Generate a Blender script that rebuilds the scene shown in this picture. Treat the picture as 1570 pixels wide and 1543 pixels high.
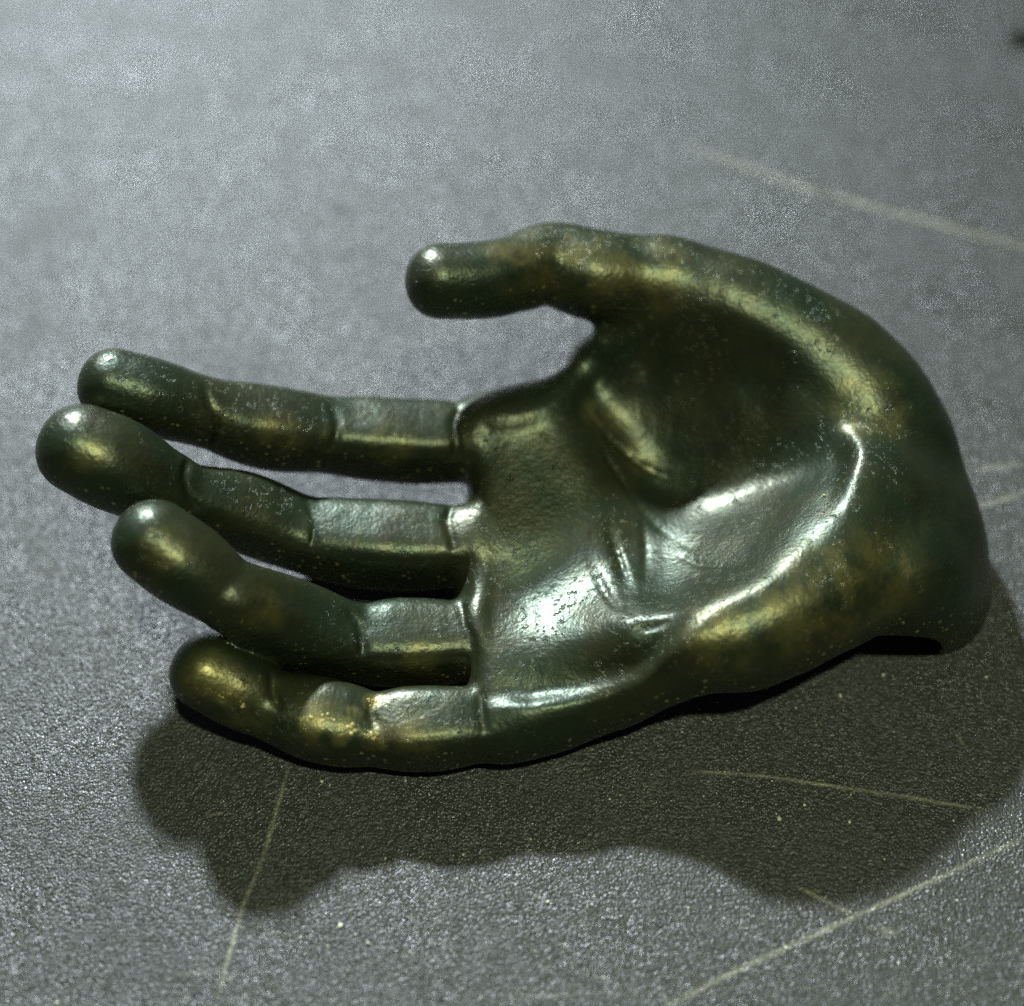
import bpy, bmesh, math, random
import numpy as np
from mathutils import Vector

# ------------------------------------------------------------------ camera, world, lights, exposure
U = 1.1e-4                      # modelling unit of the hand in metres (about 0.11 mm)
W_PX, H_PX = 1570.0, 1543.0
PITCH, HFOV = math.radians(55), math.radians(38)
DIST = (W_PX / 2) / math.tan(HFOV / 2)
TGT = np.array([0.0, 0.0, 100.0])
FWD = np.array([0.0, math.cos(PITCH), -math.sin(PITCH)])
UPV = np.array([0.0, math.sin(PITCH), math.cos(PITCH)])
CAM = TGT - DIST * FWD

sc = bpy.context.scene
DEBUG = False
for o in list(bpy.data.objects):
    bpy.data.objects.remove(o)
col = sc.collection

cd = bpy.data.cameras.new('camera')
cam = bpy.data.objects.new('camera', cd); col.objects.link(cam)
cam.location = Vector(CAM * U)
cam.rotation_euler = (math.pi / 2 - PITCH, 0, 0)
cd.sensor_fit = 'HORIZONTAL'; cd.sensor_width = 36
cd.lens = 18 / math.tan(HFOV / 2)
cd.clip_start = 0.01; cd.clip_end = 50
cd.dof.use_dof = True
cd.dof.focus_distance = 0.232
cd.dof.aperture_fstop = 5.6
sc.camera = cam

w = bpy.data.worlds.new('World'); sc.world = w; w.use_nodes = True
bg = w.node_tree.nodes['Background']
bg.inputs[0].default_value = (0.85, 1.0, 0.95, 1); bg.inputs[1].default_value = 0.045

def lamp(name, d, dist, size, power, color):
    l = bpy.data.lights.new(name, 'AREA'); l.shape = 'DISK'; l.size = size
    l.energy = power; l.color = color
    o = bpy.data.objects.new(name, l); col.objects.link(o)
    d = Vector(d).normalized()
    o.location = d * dist
    o.rotation_euler = (-d).to_track_quat('-Z', 'Y').to_euler()
    return o
lamp('window_lamp', (-0.30, 0.73, 0.616), 1.5, 0.085, 58.0, (0.83, 0.925, 1.0))
lamp('warm_lamp', (0.12, -0.27, 0.96), 1.2, 0.05, 8.0, (0.93, 1.0, 0.66))

sc.cycles.use_denoising = False
sc.view_settings.view_transform = 'Standard'
sc.view_settings.look = 'None'
sc.view_settings.exposure = 0.0
sc.view_settings.gamma = 1.0

# ------------------------------------------------------------------ helpers
def P(u, v, h):
    """a point at height h above the table, on the sight line of a spot in the reference frame"""
    d = FWD * DIST + np.array([1.0, 0, 0]) * (u - W_PX / 2) - UPV * (v - H_PX / 2)
    t = (h - CAM[2]) / d[2]
    return CAM + d * t
def scale_at(p):
    return float(np.dot(p - CAM, FWD)) / DIST

def catmull(pts, n):
    pts = np.array(pts, float)
    if len(pts) == 2:
        return np.array([pts[0] + (pts[1] - pts[0]) * t for t in np.linspace(0, 1, n + 1)])
    q = np.vstack([2 * pts[0] - pts[1], pts, 2 * pts[-1] - pts[-2]])
    out = []
    for i in range(1, len(q) - 2):
        for t in np.linspace(0, 1, n, endpoint=False):
            a, b, c, d = q[i - 1], q[i], q[i + 1], q[i + 2]
            out.append(0.5 * (2 * b + (c - a) * t + (2 * a - 5 * b + 4 * c - d) * t * t + (3 * b - a - 3 * c + d) * t ** 3))
    out.append(q[-2])
    return np.array(out)

# ------------------------------------------------------------------ signed distance field of the hand
VX = 4.0
LO = np.array([-800.0, -560.0, -8.0]); HI = np.array([850.0, 480.0, 500.0])
N = np.ceil((HI - LO) / VX).astype(int)
AX = [LO[i] + VX * np.arange(N[i]) for i in range(3)]
BIG = 400.0
def newgrid(): return np.full(tuple(N), BIG, np.float32)

def smin(a, b, k):
    if k <= 0: return np.minimum(a, b)
    h = np.maximum(k - np.abs(a - b), 0) / k
    return np.minimum(a, b) - h * h * k * 0.25
def smax(a, b, k): return -smin(-a, -b, k)

def box_slices(lo, hi):
    s = []
    for i in range(3):
        a = max(0, int((lo[i] - LO[i]) / VX)); b = min(N[i], int((hi[i] - LO[i]) / VX) + 2)
        if b <= a: return None
        s.append(slice(a, b))
    return tuple(s)
def coords(s):
    return (AX[0][s[0]][:, None, None].astype(np.float32), AX[1][s[1]][None, :, None].astype(np.float32), AX[2][s[2]][None, None, :].astype(np.float32))

def seg_dist(X, Y, Z, a, b, ra, rb, p=2.0, zs=1.0):
    ba = b - a; L2 = float(ba @ ba) + 1e-9; L = math.sqrt(L2)
    px, py, pz = X - a[0], Y - a[1], Z - a[2]
    t = np.clip((px * ba[0] + py * ba[1] + pz * ba[2]) / L2, 0, 1)
    qx, qy, qz = px - t * ba[0], py - t * ba[1], pz - t * ba[2]
    r = ra + (rb - ra) * t
    if p == 2.0 and zs == 1.0:
        return np.sqrt(qx * qx + qy * qy + qz * qz) - r
    T = ba / L
    B = np.array([0, 0, 1.0]) - T[2] * T
    nb = np.linalg.norm(B)
    B = B / nb if nb > .2 else np.array([1.0, 0, 0])
    A = np.cross(T, B)
    ct = np.abs(qx * T[0] + qy * T[1] + qz * T[2]); ca = np.abs(qx * A[0] + qy * A[1] + qz * A[2]); cb = np.abs(qx * B[0] + qy * B[1] + qz * B[2]) * zs
    return (ct ** p + ca ** p + cb ** p) ** (1 / p) - r

def add_chain(g, knots, k=0.0, p=2.0, n=5, zs=1.0, p_tip=None):
    """knots (u, v, h, r): a tapered limb through these points"""
    K = []
    for (u, v, h, r) in knots:
        q = P(u, v, h); K.append([*q, r * scale_at(q)])
    C = catmull(K, n)
    m = k + 14
    lo = (C[:, :3] - C[:, 3:]).min(0) - m; hi = (C[:, :3] + C[:, 3:]).max(0) + m
    S = box_slices(lo, hi)
    d = np.full(tuple(x.stop - x.start for x in S), BIG, np.float32)
    for i in range(len(C) - 1):
        a, b = C[i], C[i + 1]
        rr = max(a[3], b[3]) + m
        s = box_slices(np.minimum(a[:3], b[:3]) - rr, np.maximum(a[:3], b[:3]) + rr)
        if s is None: continue
        s = tuple(slice(max(s[j].start, S[j].start), min(s[j].stop, S[j].stop)) for j in range(3))
        X, Y, Z = coords(s)
        f = i / (len(C) - 1)
        pp = p if p_tip is None else p_tip + (p - p_tip) * min(1, max(0, (f - .2) / .4))
        dd = seg_dist(X, Y, Z, a[:3], b[:3], a[3], b[3], pp, zs)
        loc = tuple(slice(s[j].start - S[j].start, s[j].stop - S[j].start) for j in range(3))
        d[loc] = np.minimum(d[loc], dd)
    g[S] = smin(g[S], d, k)
    return g

def ell(g, u, v, h, rx, ry, rz, k, yaw=0.0, sub=False):
    c = P(u, v, h); R = max(rx, ry, rz) + k + 10
    s = box_slices(c - R, c + R); X, Y, Z = coords(s)
    x, y, z = X - c[0], Y - c[1], Z - c[2]
    cy, sy = math.cos(yaw), math.sin(yaw)
    x, y = x * cy + y * sy, -x * sy + y * cy
    k0 = np.sqrt((x / rx) ** 2 + (y / ry) ** 2 + (z / rz) ** 2)
    k1 = np.sqrt((x / rx ** 2) ** 2 + (y / ry ** 2) ** 2 + (z / rz ** 2) ** 2) + 1e-9
    d = k0 * (k0 - 1) / k1
    g[s] = smax(g[s], -d, k) if sub else smin(g[s], d, k)

def sample(g, p):
    f = (p - LO) / VX
    i = np.clip(np.floor(f).astype(int), 0, N - 2); t = f - i
    r = 0
    for a in (0, 1):
        for b in (0, 1):
            for c in (0, 1):
                wgt = (t[..., 0] if a else 1 - t[..., 0]) * (t[..., 1] if b else 1 - t[..., 1]) * (t[..., 2] if c else 1 - t[..., 2])
                r = r + wgt * g[i[..., 0] + a, i[..., 1] + b, i[..., 2] + c]
    return r
# palm, heel and wrist stub
palm = newgrid()
K = 50
add_chain(palm, [(742, 676, 136, 58), (870, 682, 136, 58), (990, 690, 112, 58), (1080, 700, 92, 60)], K)
add_chain(palm, [(735, 835, 96, 60), (880, 820, 74, 60), (1050, 795, 62, 58), (1180, 775, 125, 58), (1290, 760, 195, 60)], K)
add_chain(palm, [(748, 978, 78, 60), (900, 940, 76, 60), (1040, 880, 80, 60), (1150, 850, 125, 60), (1260, 830, 190, 60)], K)
add_chain(palm, [(762, 1110, 56, 54), (900, 1070, 72, 55), (1070, 1004, 155, 60), (1185, 960, 168, 68), (1260, 915, 155, 74)], K)
for uu, a, b in ((782, 665, 1100), (850, 655, 1075), (930, 690, 1040)):
    add_chain(palm, [(uu, a, 134 - (uu - 782) * .1, 56), (uu + 3, (a + b) / 2, 84, 56), (uu + 8, b, 68 + (uu - 782) * .15, 56)], K)
# raised edge of the palm under the forefinger
add_chain(palm, [(735, 640, 134, 34), (800, 632, 150, 36), (858, 604, 172, 30), (926, 530, 200, 16)], 40)
# unseen fill under the palm, added to stop light leaking through the arch
add_chain(palm, [(900, 880, 45, 42), (1150, 850, 70, 62), (1340, 810, 60, 70)], 30)
# wrist stub
add_chain(palm, [(1150, 985, 150, 60), (1240, 930, 160, 70), (1330, 892, 152, 78), (1390, 890, 120, 90), (1424, 928, 10, 80)], 60)
add_chain(palm, [(1285, 770, 150, 95), (1345, 775, 150, 98), (1398, 860, 10, 86)], 80)
add_chain(palm, [(990, 935, 85, 55), (1100, 920, 115, 62), (1200, 890, 150, 68), (1285, 830, 165, 78)], 40)
ell(palm, 1367, 830, 70, 112, 185, 112, 40)
# cushion under the fingers
ell(palm, 900, 915, 62, 190, 140, 88, 50, math.radians(14))
# ridge between the hollow of the palm and the wrist
add_chain(palm, [(960, 1000, 130, 40), (1010, 985, 165, 44), (1070, 974, 190, 48), (1185, 934, 196, 56), (1245, 890, 198, 60), (1288, 822, 198, 62), (1318, 718, 188, 62)], 30)
# thenar: the thumb bone and the cushion that slopes from it to the life line
th = newgrid()
add_chain(th, [(1020, 430, 282, 64), (1120, 458, 274, 66), (1210, 515, 240, 78), (1280, 585, 190, 95), (1345, 690, 128, 98)], 50)
add_chain(th, [(985, 478, 250, 42), (1110, 488, 256, 60), (1215, 545, 215, 80), (1300, 615, 178, 92)], 60)
add_chain(th, [(955, 528, 175, 28), (1080, 560, 165, 60), (1210, 605, 158, 78), (1310, 670, 145, 82)], 70)
add_chain(th, [(905, 580, 150, 24), (1000, 622, 128, 50), (1090, 646, 122, 68), (1190, 648, 124, 74), (1310, 680, 142, 72)], 70)
add_chain(th, [(925, 528, 225, 16), (1060, 510, 235, 48)], 40)
add_chain(th, [(918, 545, 185, 18), (1040, 540, 180, 52)], 50)
add_chain(th, [(900, 565, 165, 20), (1020, 585, 150, 50)], 50)
palm = smin(palm, th, 22)
add_chain(palm, [(1265, 590, 170, 85), (1345, 680, 135, 92), (1392, 790, 85, 90), (1405, 880, 40, 82)], 70)

# the modelled skin of the palm: a height field through sculpted points, blended in inside the outline of the palm
SKIN = np.array([
    (735, 662, 186), (735, 803, 156), (735, 947, 132), (735, 1050, 120),
    (810, 658, 190), (850, 690, 179), (850, 760, 160), (830, 840, 143), (800, 910, 126), (800, 1000, 132), (815, 1045, 124), (815, 1085, 109), (745, 1085, 112), (905, 1072, 118), (1000, 1030, 156), (985, 1052, 128),
    (905, 650, 176), (925, 720, 160), (925, 800, 146), (880, 880, 138), (900, 935, 154), (890, 1000, 152), (905, 1030, 138),
    (960, 880, 152), (965, 955, 192), (975, 1008, 172), (990, 785, 128), (1010, 850, 136), (1020, 915, 170),
    (1000, 740, 120), (1060, 754, 123), (1130, 754, 144), (1200, 735, 176), (1270, 712, 222), (1304, 700, 246),
    (1100, 830, 168), (1180, 800, 200), (1230, 770, 222), (1276, 797, 260), (1232, 855, 258), (1180, 898, 254), (1120, 925, 246), (1062, 945, 226), (1140, 870, 212), (1070, 890, 182),
    (880, 618, 186), (935, 655, 160), (1000, 694, 140), (1080, 714, 144), (1160, 718, 162), (1240, 702, 204),
    (940, 570, 206), (985, 610, 180), (1060, 640, 182), (1140, 645, 205), (1230, 640, 232),
    (980, 545, 222), (1070, 560, 235), (1160, 575, 248)], float)
def hit_on(g, u, v):
    h = np.arange(480, 0, -1.5); pts = np.array([P(u, v, x) for x in h]); j = np.argmax(sample(g, pts) < 0); return pts[j]
OUTLINE = [(718, 640, 188), (790, 632, 196), (850, 606, 205), (905, 570, 205), (965, 535, 222), (1050, 505, 250), (1140, 505, 270), (1220, 540, 270), (1290, 610, 250), (1322, 680, 240),
    (1326, 720, 236), (1306, 805, 258), (1258, 880, 258), (1195, 926, 250), (1085, 972, 225), (1005, 1052, 140), (905, 1090, 105), (815, 1106, 95), (722, 1100, 95), (716, 950, 134), (712, 800, 158)]
EDGE = [(u, v) for (u, v, h) in OUTLINE[:16]] + [(1060, 500), (1110, 495), (1170, 500)]
S3 = np.array([P(*q) for q in SKIN] + [hit_on(palm, *q) for q in EDGE])
if DEBUG: print('EDGE', [(q, round(float(hit_on(palm, *q)[2]))) for q in EDGE])
def rbf(p, c): 
    r2 = ((p[:, None, :] - c[None, :, :]) ** 2).sum(2) / 1e4
    return 0.5 * r2 * np.log(r2 + 1e-9)
n_ = len(S3)
M_ = np.zeros((n_ + 3, n_ + 3)); M_[:n_, :n_] = rbf(S3[:, :2], S3[:, :2]) + np.eye(n_) * .02
M_[:n_, n_] = 1; M_[:n_, n_ + 1:] = S3[:, :2] / 100; M_[n_:, :n_] = M_[:n_, n_:].T
W_ = np.linalg.solve(M_, np.concatenate([S3[:, 2], np.zeros(3)]))
OUT = np.array([P(*q)[:2] for q in OUTLINE])
sx_ = slice(int((OUT[:, 0].min() - LO[0]) / VX), int((OUT[:, 0].max() - LO[0]) / VX) + 2); sy_ = slice(int((OUT[:, 1].min() - LO[1]) / VX), int((OUT[:, 1].max() - LO[1]) / VX) + 2)
GX, GY = np.meshgrid(AX[0][sx_], AX[1][sy_], indexing='ij')
pts_ = np.stack([GX.ravel(), GY.ravel()], 1)
zf = (rbf(pts_, S3[:, :2]) @ W_[:n_] + W_[n_] + pts_ @ W_[n_ + 1:] / 100).reshape(GX.shape)
inside_ = np.zeros(len(pts_), bool); dist_ = np.full(len(pts_), 1e9)
for i in range(len(OUT)):
    a_, b_ = OUT[i], OUT[(i + 1) % len(OUT)]
    cr_ = ((a_[1] > pts_[:, 1]) != (b_[1] > pts_[:, 1])) & (pts_[:, 0] < (b_[0] - a_[0]) * (pts_[:, 1] - a_[1]) / (b_[1] - a_[1] + 1e-12) + a_[0])
    inside_ ^= cr_
    t_ = np.clip(((pts_ - a_) @ (b_ - a_)) / ((b_ - a_) @ (b_ - a_)), 0, 1)
    dist_ = np.minimum(dist_, np.linalg.norm(pts_ - a_ - t_[:, None] * (b_ - a_), axis=1))
m_ = np.clip(np.where(inside_, dist_, 0) / 40, 0, 1).reshape(GX.shape); m_ = m_ * m_ * (3 - 2 * m_)
gx_, gy_ = np.gradient(zf, VX); sl_ = 1 / np.sqrt(1 + gx_ ** 2 + gy_ ** 2)
Z_ = AX[2][None, None, :].astype(np.float32)
top_ = np.maximum((Z_ - zf[:, :, None]) * sl_[:, :, None], 45 - Z_).astype(np.float32)
palm[sx_, sy_] = palm[sx_, sy_] * (1 - m_[:, :, None]) + top_ * m_[:, :, None]

fingers = {}
def finger(name, knots, p=3.6, pt=2.15):
    g = newgrid(); n = len(knots)
    kk = [(u, v, h, r / (1 + .135 * min(1, max(0, (i / (n - 1) - .2) / .4)))) for i, (u, v, h, r) in enumerate(knots)]
    add_chain(g, kk, 0, p, 6, 1.0, pt); fingers[name] = g
finger('index_finger', [(178, 592, 296, 57), (235, 610, 276, 59), (330, 636, 232, 54), (410, 656, 196, 63), (512, 668, 164, 59), (610, 676, 143, 65), (700, 679, 133, 60), (760, 680, 124, 58), (820, 680, 108, 54)])
finger('middle_finger', [(128, 690, 298, 69), (180, 714, 275, 71), (235, 742, 240, 62), (292, 764, 207, 51), (380, 788, 158, 61), (475, 822, 118, 59), (590, 836, 103, 70), (692, 838, 99, 61), (755, 838, 92, 60), (820, 836, 78, 56)])
finger('ring_finger', [(238, 832, 270, 65), (285, 866, 248, 66), (340, 905, 218, 57), (372, 922, 200, 58), (450, 956, 135, 65), (545, 984, 90, 58), (630, 986, 74, 68), (712, 984, 71, 59), (765, 982, 66, 58), (820, 978, 58, 56)])
finger('little_finger', [(322, 1032, 122, 60), (370, 1056, 102, 61), (418, 1082, 86, 54), (500, 1106, 74, 65), (573, 1118, 66, 56), (655, 1118, 66, 66), (733, 1112, 64, 56), (780, 1108, 56, 54), (820, 1100, 50, 52)])
finger('thumb', [(678, 432, 345, 57), (740, 430, 333, 58), (790, 420, 322, 61), (845, 405, 310, 68), (920, 424, 296, 76), (1020, 430, 282, 66)], 2.3)

names = ['palm'] + list(fingers)
fields = [palm] + [fingers[k] for k in fingers]
hand = palm.copy()
four = newgrid()
for k in fingers:
    if k != 'thumb': four = smin(four, fingers[k], 3.0)
hand = smin(smin(hand, four, 12.0), fingers['thumb'], 26.0)

# flat underside where it stands on the table
hand = smax(hand, np.broadcast_to(-(AX[2][None, None, :]).astype(np.float32), hand.shape), 0)

ell(hand, 1362, 1008, 10, 76, 115, 98, 8, 0.1, sub=True)      # notch under the wrist
def hit(u, v):
    """first point of the hand on a sight line"""
    h = np.arange(480, 0, -1.5)
    pts = np.array([P(u, v, x) for x in h])
    s = sample(hand, pts)
    j = np.argmax(s < 0)
    return pts[j] if s[j] < 0 else pts[-1]
HAND0 = None
def groove(line, r, k, depth=0.0, n=4):
    """a crease pressed into the skin along a line of spots"""
    H = np.array([hit(u, v) for (u, v) in line])
    C = catmull(H, n)
    for i in range(len(C) - 1):
        t0, t1 = i / (len(C) - 1), (i + 1) / (len(C) - 1)
        ra = r * (0.35 + 0.65 * math.sin(math.pi * min(1, max(0, t0))) ** .5); rb = r * (0.35 + 0.65 * math.sin(math.pi * t1) ** .5) if t1 < 1 else r * .35
        a, b = C[i] + np.array([0, 0, r * .5 - depth]), C[i + 1] + np.array([0, 0, r * .5 - depth])
        s = box_slices(np.minimum(a, b) - r - k - 6, np.maximum(a, b) + r + k + 6)
        X, Y, Z = coords(s)
        hand[s] = smax(hand[s], -seg_dist(X, Y, Z, a, b, ra, rb), k)
for line, r, k in [
    ([(314, 592), (322, 615), (333, 645), (326, 690)], 6, 8), ([(506, 618), (516, 640), (517, 668), (506, 694)], 6, 6), ([(705, 625), (695, 650), (701, 680), (695, 705)], 7, 8),
    ([(290, 706), (284, 728), (290, 758), (304, 784)], 6, 8), ([(466, 768), (478, 785), (483, 810), (478, 838)], 6, 6), ([(692, 776), (686, 798), (690, 815), (697, 842)], 7, 8),
    ([(532, 936), (550, 958), (556, 980), (556, 1005)], 6, 8), ([(706, 925), (711, 955), (722, 985), (728, 1030)], 7, 8),
    ([(415, 1032), (419, 1060), (430, 1090)], 6, 8), ([(576, 1072), (568, 1088), (571, 1102), (582, 1117)], 6, 6), ([(738, 1060), (736, 1080), (742, 1120)], 7, 8),
    ([(925, 695), (960, 745), (1000, 800), (1060, 842)], 6, 8), ([(940, 800), (950, 870), (966, 945)], 7, 9), ([(905, 860), (925, 905), (948, 935)], 6, 8),
    ([(972, 968), (1000, 962), (1040, 948)], 6, 8),
    ([(930, 800), (948, 855), (972, 912)], 5, 7), ([(985, 800), (990, 850), (985, 920)], 5, 7), ([(892, 622), (945, 684), (1005, 726), (1090, 744)], 5, 8), ([(1040, 852), (1075, 866), (1120, 868)], 4, 7),
]:
    groove(line, r * .6, k * .8)




# ------------------------------------------------------------------ surface extraction (surface nets)
def surface_nets(f):
    s = f < 0
    nx, ny, nz = f.shape
    cnt = np.zeros((nx - 1, ny - 1, nz - 1), np.int8)
    for a in (0, 1):
        for b in (0, 1):
            for c in (0, 1):
                cnt += s[a:nx - 1 + a, b:ny - 1 + b, c:nz - 1 + c]
    act = (cnt > 0) & (cnt < 8)
    idx = np.full(act.shape, -1, np.int64)
    I = np.argwhere(act); idx[act] = np.arange(len(I))
    acc = np.zeros((len(I), 3)); num = np.zeros(len(I))
    corners = [(a, b, c) for a in (0, 1) for b in (0, 1) for c in (0, 1)]
    val = {c: f[I[:, 0] + c[0], I[:, 1] + c[1], I[:, 2] + c[2]].astype(np.float64) for c in corners}
    for c in corners:
        for ax in range(3):
            if c[ax] == 0:
                d = list(c); d[ax] = 1; d = tuple(d)
                va, vb = val[c], val[d]
                m = (va < 0) != (vb < 0)
                t = np.where(m, va / np.where(m, va - vb, 1), 0)
                pt = np.tile(np.array(c, float), (len(I), 1)); pt[:, ax] += t
                acc[m] += pt[m]; num[m] += 1
    V = LO + VX * (I + acc / num[:, None])
    quads = []
    for ax in range(3):
        o1, o2 = (ax + 1) % 3, (ax + 2) % 3
        sl0 = [slice(1, -1)] * 3; sl1 = [slice(1, -1)] * 3
        sl0[ax] = slice(0, -1); sl1[ax] = slice(1, None)
        A = s[tuple(sl0)]; Bb = s[tuple(sl1)]
        E = np.argwhere(A != Bb)
        off = np.array([1, 1, 1]); off[ax] = 0
        E = E + off
        inside = s[E[:, 0], E[:, 1], E[:, 2]]
        def cell(d1, d2):
            q = E.copy(); q[:, o1] -= d1; q[:, o2] -= d2
            return idx[q[:, 0], q[:, 1], q[:, 2]]
        Q = np.stack([cell(1, 1), cell(0, 1), cell(0, 0), cell(1, 0)], 1)
        Q[~inside] = Q[~inside][:, ::-1]
        quads.append(Q)
    return V, np.vstack(quads)
V, Q = surface_nets(hand)

def relax(V, Q, it, lam=0.5):
    e = np.vstack([Q[:, [0, 1]], Q[:, [1, 2]], Q[:, [2, 3]], Q[:, [3, 0]]])
    deg = np.bincount(e.ravel(), minlength=len(V)).astype(float)
    for _ in range(it):
        acc = np.zeros_like(V)
        for ax in range(3):
            acc[:, ax] = np.bincount(e[:, 0], V[e[:, 1], ax], len(V)) + np.bincount(e[:, 1], V[e[:, 0], ax], len(V))
        V = V + lam * (acc / deg[:, None] - V)
    return V
V = relax(V, Q, 3)

# vertex normals of the whole hand, kept when it is split into its parts
def vnormals(V, Q):
    n = np.cross(V[Q[:, 2]] - V[Q[:, 0]], V[Q[:, 3]] - V[Q[:, 1]])
    vn = np.zeros_like(V)
    for j in range(4):
        for ax in range(3):
            vn[:, ax] += np.bincount(Q[:, j], n[:, ax], len(V))
    return vn / (np.linalg.norm(vn, axis=1, keepdims=True) + 1e-12)
VN = vnormals(V, Q)
rng = np.random.default_rng(4)
def lump(V, wl, amp, n=14):
    o = np.zeros(len(V))
    for _ in range(n):
        d = rng.normal(size=3); d /= np.linalg.norm(d)
        o += np.sin(V @ d * (2 * math.pi / (wl * rng.uniform(.7, 1.5))) + rng.uniform(0, 6.3))
    return o * amp / math.sqrt(n)
V = V + VN * (lump(V, 90, .7) + lump(V, 30, .12))[:, None]
V[:, 2] = np.maximum(V[:, 2], 0.6)
VN = vnormals(V, Q)

# which part each face belongs to
fc = V[Q].mean(1)
vals = np.stack([sample(g, fc) for g in fields], 1)
vals[:, 0] -= 3.0
part_of = np.argmin(vals, 1)

# ------------------------------------------------------------------ materials
def nodes(name):
    m = bpy.data.materials.new(name); m.use_nodes = True
    nt = m.node_tree
    return m, nt, nt.nodes['Principled BSDF']
def nd(nt, t, **kw):
    n = nt.nodes.new(t)
    for k, v in kw.items(): setattr(n, k, v)
    return n
def math_node(nt, op, a, b=None, c=None, clamp=False):
    n = nt.nodes.new('ShaderNodeMath'); n.operation = op; n.use_clamp = clamp
    for i, x in enumerate((a, b, c)):
        if x is None: continue
        if isinstance(x, (int, float)): n.inputs[i].default_value = x
        else: nt.links.new(x, n.inputs[i])
    return n.outputs[0]

def bronze(worn_and_glints, brass_glints):
    m, nt, bs = nodes('dark_green_bronze')
    L = nt.links.new
    tc = nd(nt, 'ShaderNodeTexCoord'); OB = tc.outputs['Object']
    def noise(scale, detail, rough=.55, dist=0):
        n = nd(nt, 'ShaderNodeTexNoise'); n.inputs['Scale'].default_value = scale; n.inputs['Detail'].default_value = detail
        n.inputs['Roughness'].default_value = rough; n.inputs['Distortion'].default_value = dist
        L(OB, n.inputs['Vector']); return n.outputs['Fac']
    def mix(f, a, b):
        x = nd(nt, 'ShaderNodeMix', data_type='RGBA')
        for k, v in (('Factor', f), ('A', a), ('B', b)):
            if isinstance(v, tuple): x.inputs[k].default_value = v
            else: L(v, x.inputs[k])
        return x.outputs['Result']
    def step(v, lo, hi):
        r = nd(nt, 'ShaderNodeMapRange', interpolation_type='SMOOTHSTEP')
        r.inputs['From Min'].default_value = lo; r.inputs['From Max'].default_value = hi; L(v, r.inputs['Value']); return r.outputs[0]
    # patina: brown metal under a broken green film
    patina = step(noise(70, 7, .65, .6), .38, .62)
    blotch = step(noise(260, 5, .6), .4, .66)
    c = mix(patina, (.040, .044, .016, 1), (.021, .038, .016, 1))
    c = mix(math_node(nt, 'MULTIPLY', blotch, .45), c, (.018, .026, .014, 1))
    # worn brassy places of the little finger, with glints painted at its tip
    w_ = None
    for (p, r) in worn_and_glints:
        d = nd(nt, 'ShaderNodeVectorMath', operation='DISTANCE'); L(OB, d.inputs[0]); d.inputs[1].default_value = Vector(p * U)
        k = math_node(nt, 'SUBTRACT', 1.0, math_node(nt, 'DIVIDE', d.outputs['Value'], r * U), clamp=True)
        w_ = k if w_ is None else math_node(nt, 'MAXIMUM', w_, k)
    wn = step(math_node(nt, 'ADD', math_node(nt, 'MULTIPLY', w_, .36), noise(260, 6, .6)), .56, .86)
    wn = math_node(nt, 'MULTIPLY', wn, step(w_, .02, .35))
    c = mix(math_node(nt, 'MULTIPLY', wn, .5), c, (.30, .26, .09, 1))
    # gold glints on thumb, heel and fingers, painted into the colour as brass tint
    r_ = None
    for (p, r) in brass_glints:
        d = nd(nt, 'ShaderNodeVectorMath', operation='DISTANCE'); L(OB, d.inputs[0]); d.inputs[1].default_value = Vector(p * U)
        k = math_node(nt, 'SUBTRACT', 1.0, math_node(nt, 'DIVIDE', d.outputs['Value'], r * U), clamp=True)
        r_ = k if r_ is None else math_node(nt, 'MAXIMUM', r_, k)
    glint = math_node(nt, 'MULTIPLY', step(r_, .0, .7), step(noise(180, 6, .65), .34, .66))
    c = mix(math_node(nt, 'MULTIPLY', glint, .6), c, (.17, .15, .045, 1))
    # pitted, dusty casting skin on the upright flanks between the fingers
    ge = nd(nt, 'ShaderNodeNewGeometry'); sp = nd(nt, 'ShaderNodeSeparateXYZ'); L(ge.outputs['Normal'], sp.inputs[0])
    flank = math_node(nt, 'SUBTRACT', 1.0, step(math_node(nt, 'ABSOLUTE', sp.outputs[2]), .1, .5))
    vo = nd(nt, 'ShaderNodeTexVoronoi'); vo.inputs['Scale'].default_value = 1100; L(OB, vo.inputs['Vector'])
    sx = nd(nt, 'ShaderNodeSeparateColor'); L(vo.outputs['Color'], sx.inputs[0])
    fl = math_node(nt, 'MULTIPLY', math_node(nt, 'GREATER_THAN', sx.outputs[0], .62), math_node(nt, 'LESS_THAN', vo.outputs['Distance'], math_node(nt, 'MULTIPLY', sx.outputs[1], .4)))
    fl = math_node(nt, 'MULTIPLY', fl, math_node(nt, 'MULTIPLY_ADD', flank, .85, .02))
    c = mix(fl, c, (.34, .31, .15, 1))
    L(c, bs.inputs['Base Color'])
    bs.inputs['Metallic'].default_value = .55
    mr = nd(nt, 'ShaderNodeMapRange'); mr.inputs['To Min'].default_value = .25; mr.inputs['To Max'].default_value = .46
    L(noise(330, 6, .65), mr.inputs['Value']); L(math_node(nt, 'MULTIPLY_ADD', flank, .12, mr.outputs[0]), bs.inputs['Roughness'])
    bs.inputs['Coat Weight'].default_value = .3; bs.inputs['Coat Roughness'].default_value = .4
    h1 = math_node(nt, 'MULTIPLY', noise(1500, 3), math_node(nt, 'MULTIPLY_ADD', flank, 3.2, .8))
    pit = math_node(nt, 'MULTIPLY', step(noise(850, 4, .7), .56, .68), step(noise(110, 3), .42, .62))
    h2 = math_node(nt, 'MULTIPLY_ADD', noise(240, 3), .9, math_node(nt, 'MULTIPLY', pit, -1.1))
    h3 = math_node(nt, 'MULTIPLY', wn, .5)
    b = nd(nt, 'ShaderNodeBump'); b.inputs['Strength'].default_value = .7; b.inputs['Distance'].default_value = .00015
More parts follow.
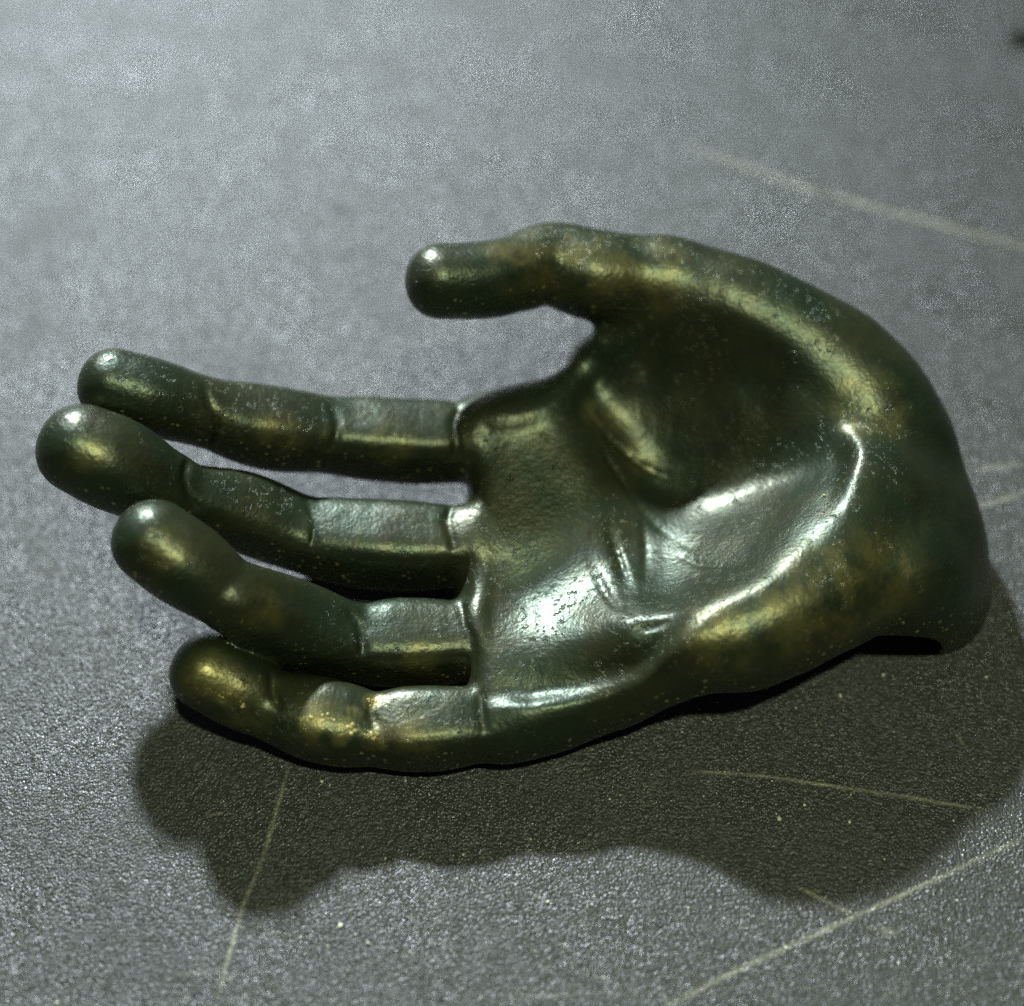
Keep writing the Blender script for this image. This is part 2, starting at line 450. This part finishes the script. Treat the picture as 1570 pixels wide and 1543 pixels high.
    L(math_node(nt, 'ADD', math_node(nt, 'ADD', h1, h2), h3), b.inputs['Height']); L(b.outputs[0], bs.inputs['Normal'])
    L(b.outputs[0], bs.inputs['Coat Normal'])
    return m

def tabletop_mat():
    m, nt, bs = nodes('grained_dark_plastic')
    L = nt.links.new
    tc = nd(nt, 'ShaderNodeTexCoord')
    bs.inputs['Base Color'].default_value = (.036, .038, .034, 1)
    bs.inputs['Roughness'].default_value = .37
    n1 = nd(nt, 'ShaderNodeTexNoise'); n1.inputs['Scale'].default_value = 2000; n1.inputs['Detail'].default_value = 1.5; n1.inputs['Roughness'].default_value = .6
    n2 = nd(nt, 'ShaderNodeTexVoronoi'); n2.inputs['Scale'].default_value = 2300
    for n in (n1, n2): L(tc.outputs['Object'], n.inputs['Vector'])
    hgt = math_node(nt, 'ADD', n1.outputs['Fac'], math_node(nt, 'MULTIPLY', n2.outputs['Distance'], -.5))
    b = nd(nt, 'ShaderNodeBump'); b.inputs['Strength'].default_value = 1.0; b.inputs['Distance'].default_value = .00026
    vr = nd(nt, 'ShaderNodeTexVoronoi'); vr.inputs['Scale'].default_value = 1800
    L(tc.outputs['Object'], vr.inputs['Vector'])
    sx = nd(nt, 'ShaderNodeSeparateColor'); L(vr.outputs['Color'], sx.inputs[0])
    mr = nd(nt, 'ShaderNodeMapRange'); mr.inputs['To Min'].default_value = .3; mr.inputs['To Max'].default_value = .5
    L(sx.outputs[0], mr.inputs['Value']); 
    cl = nd(nt, 'ShaderNodeTexNoise'); cl.inputs['Scale'].default_value = 45; cl.inputs['Detail'].default_value = 5; cl.inputs['Roughness'].default_value = .6
    L(tc.outputs['Object'], cl.inputs['Vector'])
    L(math_node(nt, 'ADD', mr.outputs[0], math_node(nt, 'MULTIPLY_ADD', cl.outputs['Fac'], .62, -.31)), bs.inputs['Roughness'])
    L(hgt, b.inputs['Height'])
    # each grain of the plastic is a tiny facet with its own tilt
    off = nd(nt, 'ShaderNodeVectorMath', operation='SUBTRACT'); L(vr.outputs['Color'], off.inputs[0]); off.inputs[1].default_value = (.5, .5, .5)
    scl = nd(nt, 'ShaderNodeVectorMath', operation='SCALE'); L(off.outputs[0], scl.inputs[0]); scl.inputs['Scale'].default_value = .3
    ad = nd(nt, 'ShaderNodeVectorMath', operation='ADD'); L(scl.outputs[0], ad.inputs[0]); L(b.outputs[0], ad.inputs[1])
    nm = nd(nt, 'ShaderNodeVectorMath', operation='NORMALIZE'); L(ad.outputs[0], nm.inputs[0]); L(nm.outputs[0], bs.inputs['Normal'])
    # pale scratches worn into the plastic
    wn = nd(nt, 'ShaderNodeTexNoise'); wn.inputs['Scale'].default_value = 900; wn.inputs['Detail'].default_value = 3
    L(tc.outputs['Object'], wn.inputs['Vector'])
    bn = nd(nt, 'ShaderNodeTexNoise'); bn.inputs['Scale'].default_value = 160
    L(tc.outputs['Object'], bn.inputs['Vector'])
    total = None
    for pts, wd, st in SCRATCHES:
        for (p, q) in zip(pts[:-1], pts[1:]):
            A, B = Vector(P(p[0], p[1], 0) * U), Vector(P(q[0], q[1], 0) * U)
            BA = B - A
            def vm(op, a, b_=None):
                n = nd(nt, 'ShaderNodeVectorMath', operation=op)
                for i, x in enumerate((a, b_)):
                    if x is None: continue
                    if isinstance(x, Vector): n.inputs[i].default_value = x
                    else: L(x, n.inputs[i])
                return n
            flat = vm('MULTIPLY', tc.outputs['Object'], Vector((1, 1, 0))).outputs[0]
            pa = vm('SUBTRACT', flat, A).outputs[0]
            t = math_node(nt, 'MULTIPLY', vm('DOT_PRODUCT', pa, BA).outputs['Value'], 1 / BA.length_squared, clamp=True)
            sc_ = nd(nt, 'ShaderNodeVectorMath', operation='SCALE'); sc_.inputs[0].default_value = BA; L(t, sc_.inputs['Scale'])
            d = vm('DISTANCE', pa, sc_.outputs[0]).outputs['Value']
            k = math_node(nt, 'SUBTRACT', 1.0, math_node(nt, 'DIVIDE', d, wd * .8 * U), clamp=True)
            e0 = 1.0 if p is not pts[0] else 0.0; e1 = 1.0 if q is not pts[-1] else 0.0
            fade = math_node(nt, 'MULTIPLY', math_node(nt, 'MULTIPLY_ADD', t, 3.0, e0 * 3, clamp=True), math_node(nt, 'MULTIPLY_ADD', t, -3.0, 3.0 + e1 * 3, clamp=True))
            k = math_node(nt, 'MULTIPLY', math_node(nt, 'MULTIPLY', k, fade), st)
            total = k if total is None else math_node(nt, 'MAXIMUM', total, k)
    brk = math_node(nt, 'MULTIPLY', wn.outputs['Fac'], bn.outputs['Fac'])
    total = math_node(nt, 'MULTIPLY', math_node(nt, 'MULTIPLY', total, brk), 2.0, clamp=True)
    mx = nd(nt, 'ShaderNodeMix', data_type='RGBA'); mx.inputs['A'].default_value = (.036, .038, .034, 1); mx.inputs['B'].default_value = (.30, .29, .20, 1)
    L(total, mx.inputs['Factor']); L(mx.outputs['Result'], bs.inputs['Base Color'])
    return m
SCRATCHES = [([(1040, 218), (1240, 290), (1400, 334), (1660, 402)], 13, .8), ([(1475, 722), (1575, 711)], 8, .7), ([(1490, 780), (1575, 754)], 9, .8),
    ([(447, 1160), (405, 1310), (372, 1390), (328, 1550)], 6, .9), ([(1050, 1182), (1170, 1190), (1390, 1222), (1510, 1242)], 5, 1.0),
    ([(990, 1560), (1130, 1488), (1310, 1406), (1440, 1346), (1580, 1280)], 7, .9), ([(1212, 1354), (1290, 1394), (1322, 1406)], 6, .9),
    ([(1460, 1118), (1486, 1152)], 4, .7), ([(303, 1207), (332, 1178)], 4, .6), ([(1340, 1425), (1382, 1433)], 8, .7),
    ([(262, 1496), (335, 1484)], 4, .7), ([(812, 1371), (852, 1386)], 4, .7), ([(700, 1530), (1000, 1522)], 4, .35), ([(310, 1252), (345, 1246)], 4, .7)]
WORN_AND_GLINTS = [(hit(u, v), r) for (u, v, r) in [(318, 1036, 40), (350, 1066, 36), (485, 1102, 40), (530, 1114, 42), (575, 1126, 34), (572, 1076, 24)]]
BRASS_GLINTS = [(hit(u, v), r) for (u, v, r) in [(1010, 412, 90), (930, 408, 85), (860, 395, 85), (790, 402, 70), (1290, 905, 110), (1350, 880, 95), (1210, 940, 90), (1110, 985, 80), (1335, 625, 80), (430, 668, 50), (600, 682, 50),
    (255, 840, 45), (405, 938, 45), (650, 1018, 45), (140, 695, 40), (318, 1040, 60), (380, 1090, 60), (480, 1110, 60), (640, 1132, 50), (920, 640, 45), (985, 700, 40)]]  # spots where the gold glints are painted
MB, MT = bronze(WORN_AND_GLINTS, BRASS_GLINTS), tabletop_mat()

# ------------------------------------------------------------------ the table
bm = bmesh.new()
bmesh.ops.create_grid(bm, x_segments=8, y_segments=8, size=0.45)
r = bmesh.ops.extrude_face_region(bm, geom=bm.faces[:])
for v in [e for e in r['geom'] if isinstance(e, bmesh.types.BMVert)]: v.co.z -= 0.02
bmesh.ops.recalc_face_normals(bm, faces=bm.faces[:])
me = bpy.data.meshes.new('tabletop'); bm.to_mesh(me); bm.free()
me.materials.append(MT)
tab = bpy.data.objects.new('tabletop', me); col.objects.link(tab)
tab['kind'] = 'structure'; tab['label'] = 'dark grained plastic tabletop with pale scratches under the bronze hand'

# ------------------------------------------------------------------ the hand
root = bpy.data.objects.new('hand_sculpture', None); col.objects.link(root)
root.empty_display_size = .02
root['label'] = 'dark green glossy bronze sculpture of an open hand lying palm up on the grained tabletop'
root['category'] = 'sculpture'
for i, nm in enumerate(names):
    f = Q[part_of == i]
    used, inv = np.unique(f, return_inverse=True)
    inv = inv.reshape(f.shape)
    me = bpy.data.meshes.new(nm)
    me.from_pydata((V[used] * U).tolist(), [], inv.tolist())
    me.polygons.foreach_set('use_smooth', [True] * len(me.polygons))
    me.update()
    me.normals_split_custom_set_from_vertices(VN[used].tolist())
    me.materials.append(MB)
    o = bpy.data.objects.new(nm, me); col.objects.link(o); o.parent = root

# ------------------------------------------------------------------ specks of dust and a crumb
def plain(name, colr, rough):
    m, nt, bs = nodes(name)
    n = nd(nt, 'ShaderNodeTexNoise'); n.inputs['Scale'].default_value = 2500
    tc = nd(nt, 'ShaderNodeTexCoord'); nt.links.new(tc.outputs['Object'], n.inputs['Vector'])
    cr = nd(nt, 'ShaderNodeValToRGB')
    cr.color_ramp.elements[0].color = (*[c * .6 for c in colr], 1); cr.color_ramp.elements[1].color = (*[min(1, c * 1.3) for c in colr], 1)
    nt.links.new(n.outputs['Fac'], cr.inputs['Fac']); nt.links.new(cr.outputs[0], bs.inputs['Base Color'])
    bs.inputs['Roughness'].default_value = rough
    return m
random.seed(11)
def grains(name, spots, mat):
    bm = bmesh.new()
    for (p, r) in spots:
        res = bmesh.ops.create_icosphere(bm, subdivisions=1, radius=1.0)
        sx, sy, sz = (random.uniform(.6, 1.2) for _ in range(3)); a = random.uniform(0, 6.3)
        for v in res['verts']:
            x, y, z = v.co * random.uniform(.75, 1.2)
            x, y, z = x * sx, y * sy, z * sz * .7
            v.co = Vector((p[0] + r * (x * math.cos(a) - y * math.sin(a)), p[1] + r * (x * math.sin(a) + y * math.cos(a)), p[2] + r * (z + .5))) * U
    me = bpy.data.meshes.new(name); bm.to_mesh(me); bm.free(); me.materials.append(mat)
    o = bpy.data.objects.new(name, me); col.objects.link(o); return o
spots = [(P(1288, 1068, 0), 4.0), (P(1194, 1256, 0), 4.0), (P(564, 1447, 0), 3.4), (P(1354, 1036, 0), 2.6), (P(1512, 1039, 0), 2.6), (P(1220, 1086, 0), 2.4), (P(1302, 1261, 0), 2.6), (P(1233, 1235, 0), 2.2),
         (P(494, 1199, 0), 2.6), (P(622, 1198, 0), 2.6), (P(840, 1383, 0), 3.0), (P(522, 1419, 0), 3.0), (P(88, 1538, 0), 2.6), (P(1205, 1454, 0), 3.0)]
for _ in range(130):
    spots.append((P(random.uniform(0, 1570), random.uniform(1020, 1540), 0), random.choice((.9, 1.1, 1.3, 1.7))))
d = grains('dust_specks', spots, plain('pale_dust', (.62, .6, .45), .6))
d['kind'] = 'stuff'; d['label'] = 'pale specks of dust scattered over the dark tabletop'
def on_hand(u, v):
    p = hit(u, v); return p
crust = [(on_hand(1264, 761), 3.6)]
for (u, v, n, sp) in ((572, 1076, 16, 9), (495, 1103, 14, 16), (540, 1116, 12, 14), (575, 1126, 8, 10), (345, 1062, 6, 12), (368, 1080, 5, 9)):
    for _ in range(n):
        q = on_hand(u + random.gauss(0, sp * .6), v + random.gauss(0, sp * .35))
        if q[2] > 5: crust.append((q - np.array([0, 0, .6]), random.uniform(1.4, 3.2)))
c = grains('yellow_crust', crust, plain('yellow_residue', (.42, .36, .12), .45))
c.parent = root; c['kind'] = 'stuff'
c['label'] = 'crumbs of yellow residue caught in the creases of the little finger'

bm = bmesh.new()
bmesh.ops.create_icosphere(bm, subdivisions=3, radius=1.0)
ctr = P(1568, 60, 0)
for v in bm.verts:
    x, y, z = v.co
    k = 1 + .16 * math.sin(3 * x + 1.2) + .12 * math.sin(4 * y + 2 * z)
    v.co = Vector((ctr[0] + 36 * x * k, ctr[1] + 20 * y * k, max(0, 9 + 11 * z * k))) * U
me = bpy.data.meshes.new('dark_crumb'); bm.to_mesh(me); bm.free()
me.polygons.foreach_set('use_smooth', [True] * len(me.polygons))
me.materials.append(plain('blackish_crumb', (.012, .013, .010), .9))
o = bpy.data.objects.new('dark_crumb', me); col.objects.link(o)
o['label'] = 'small blackish crumb lying on the tabletop beyond the thumb, cut off by the picture edge'; o['category'] = 'crumb'
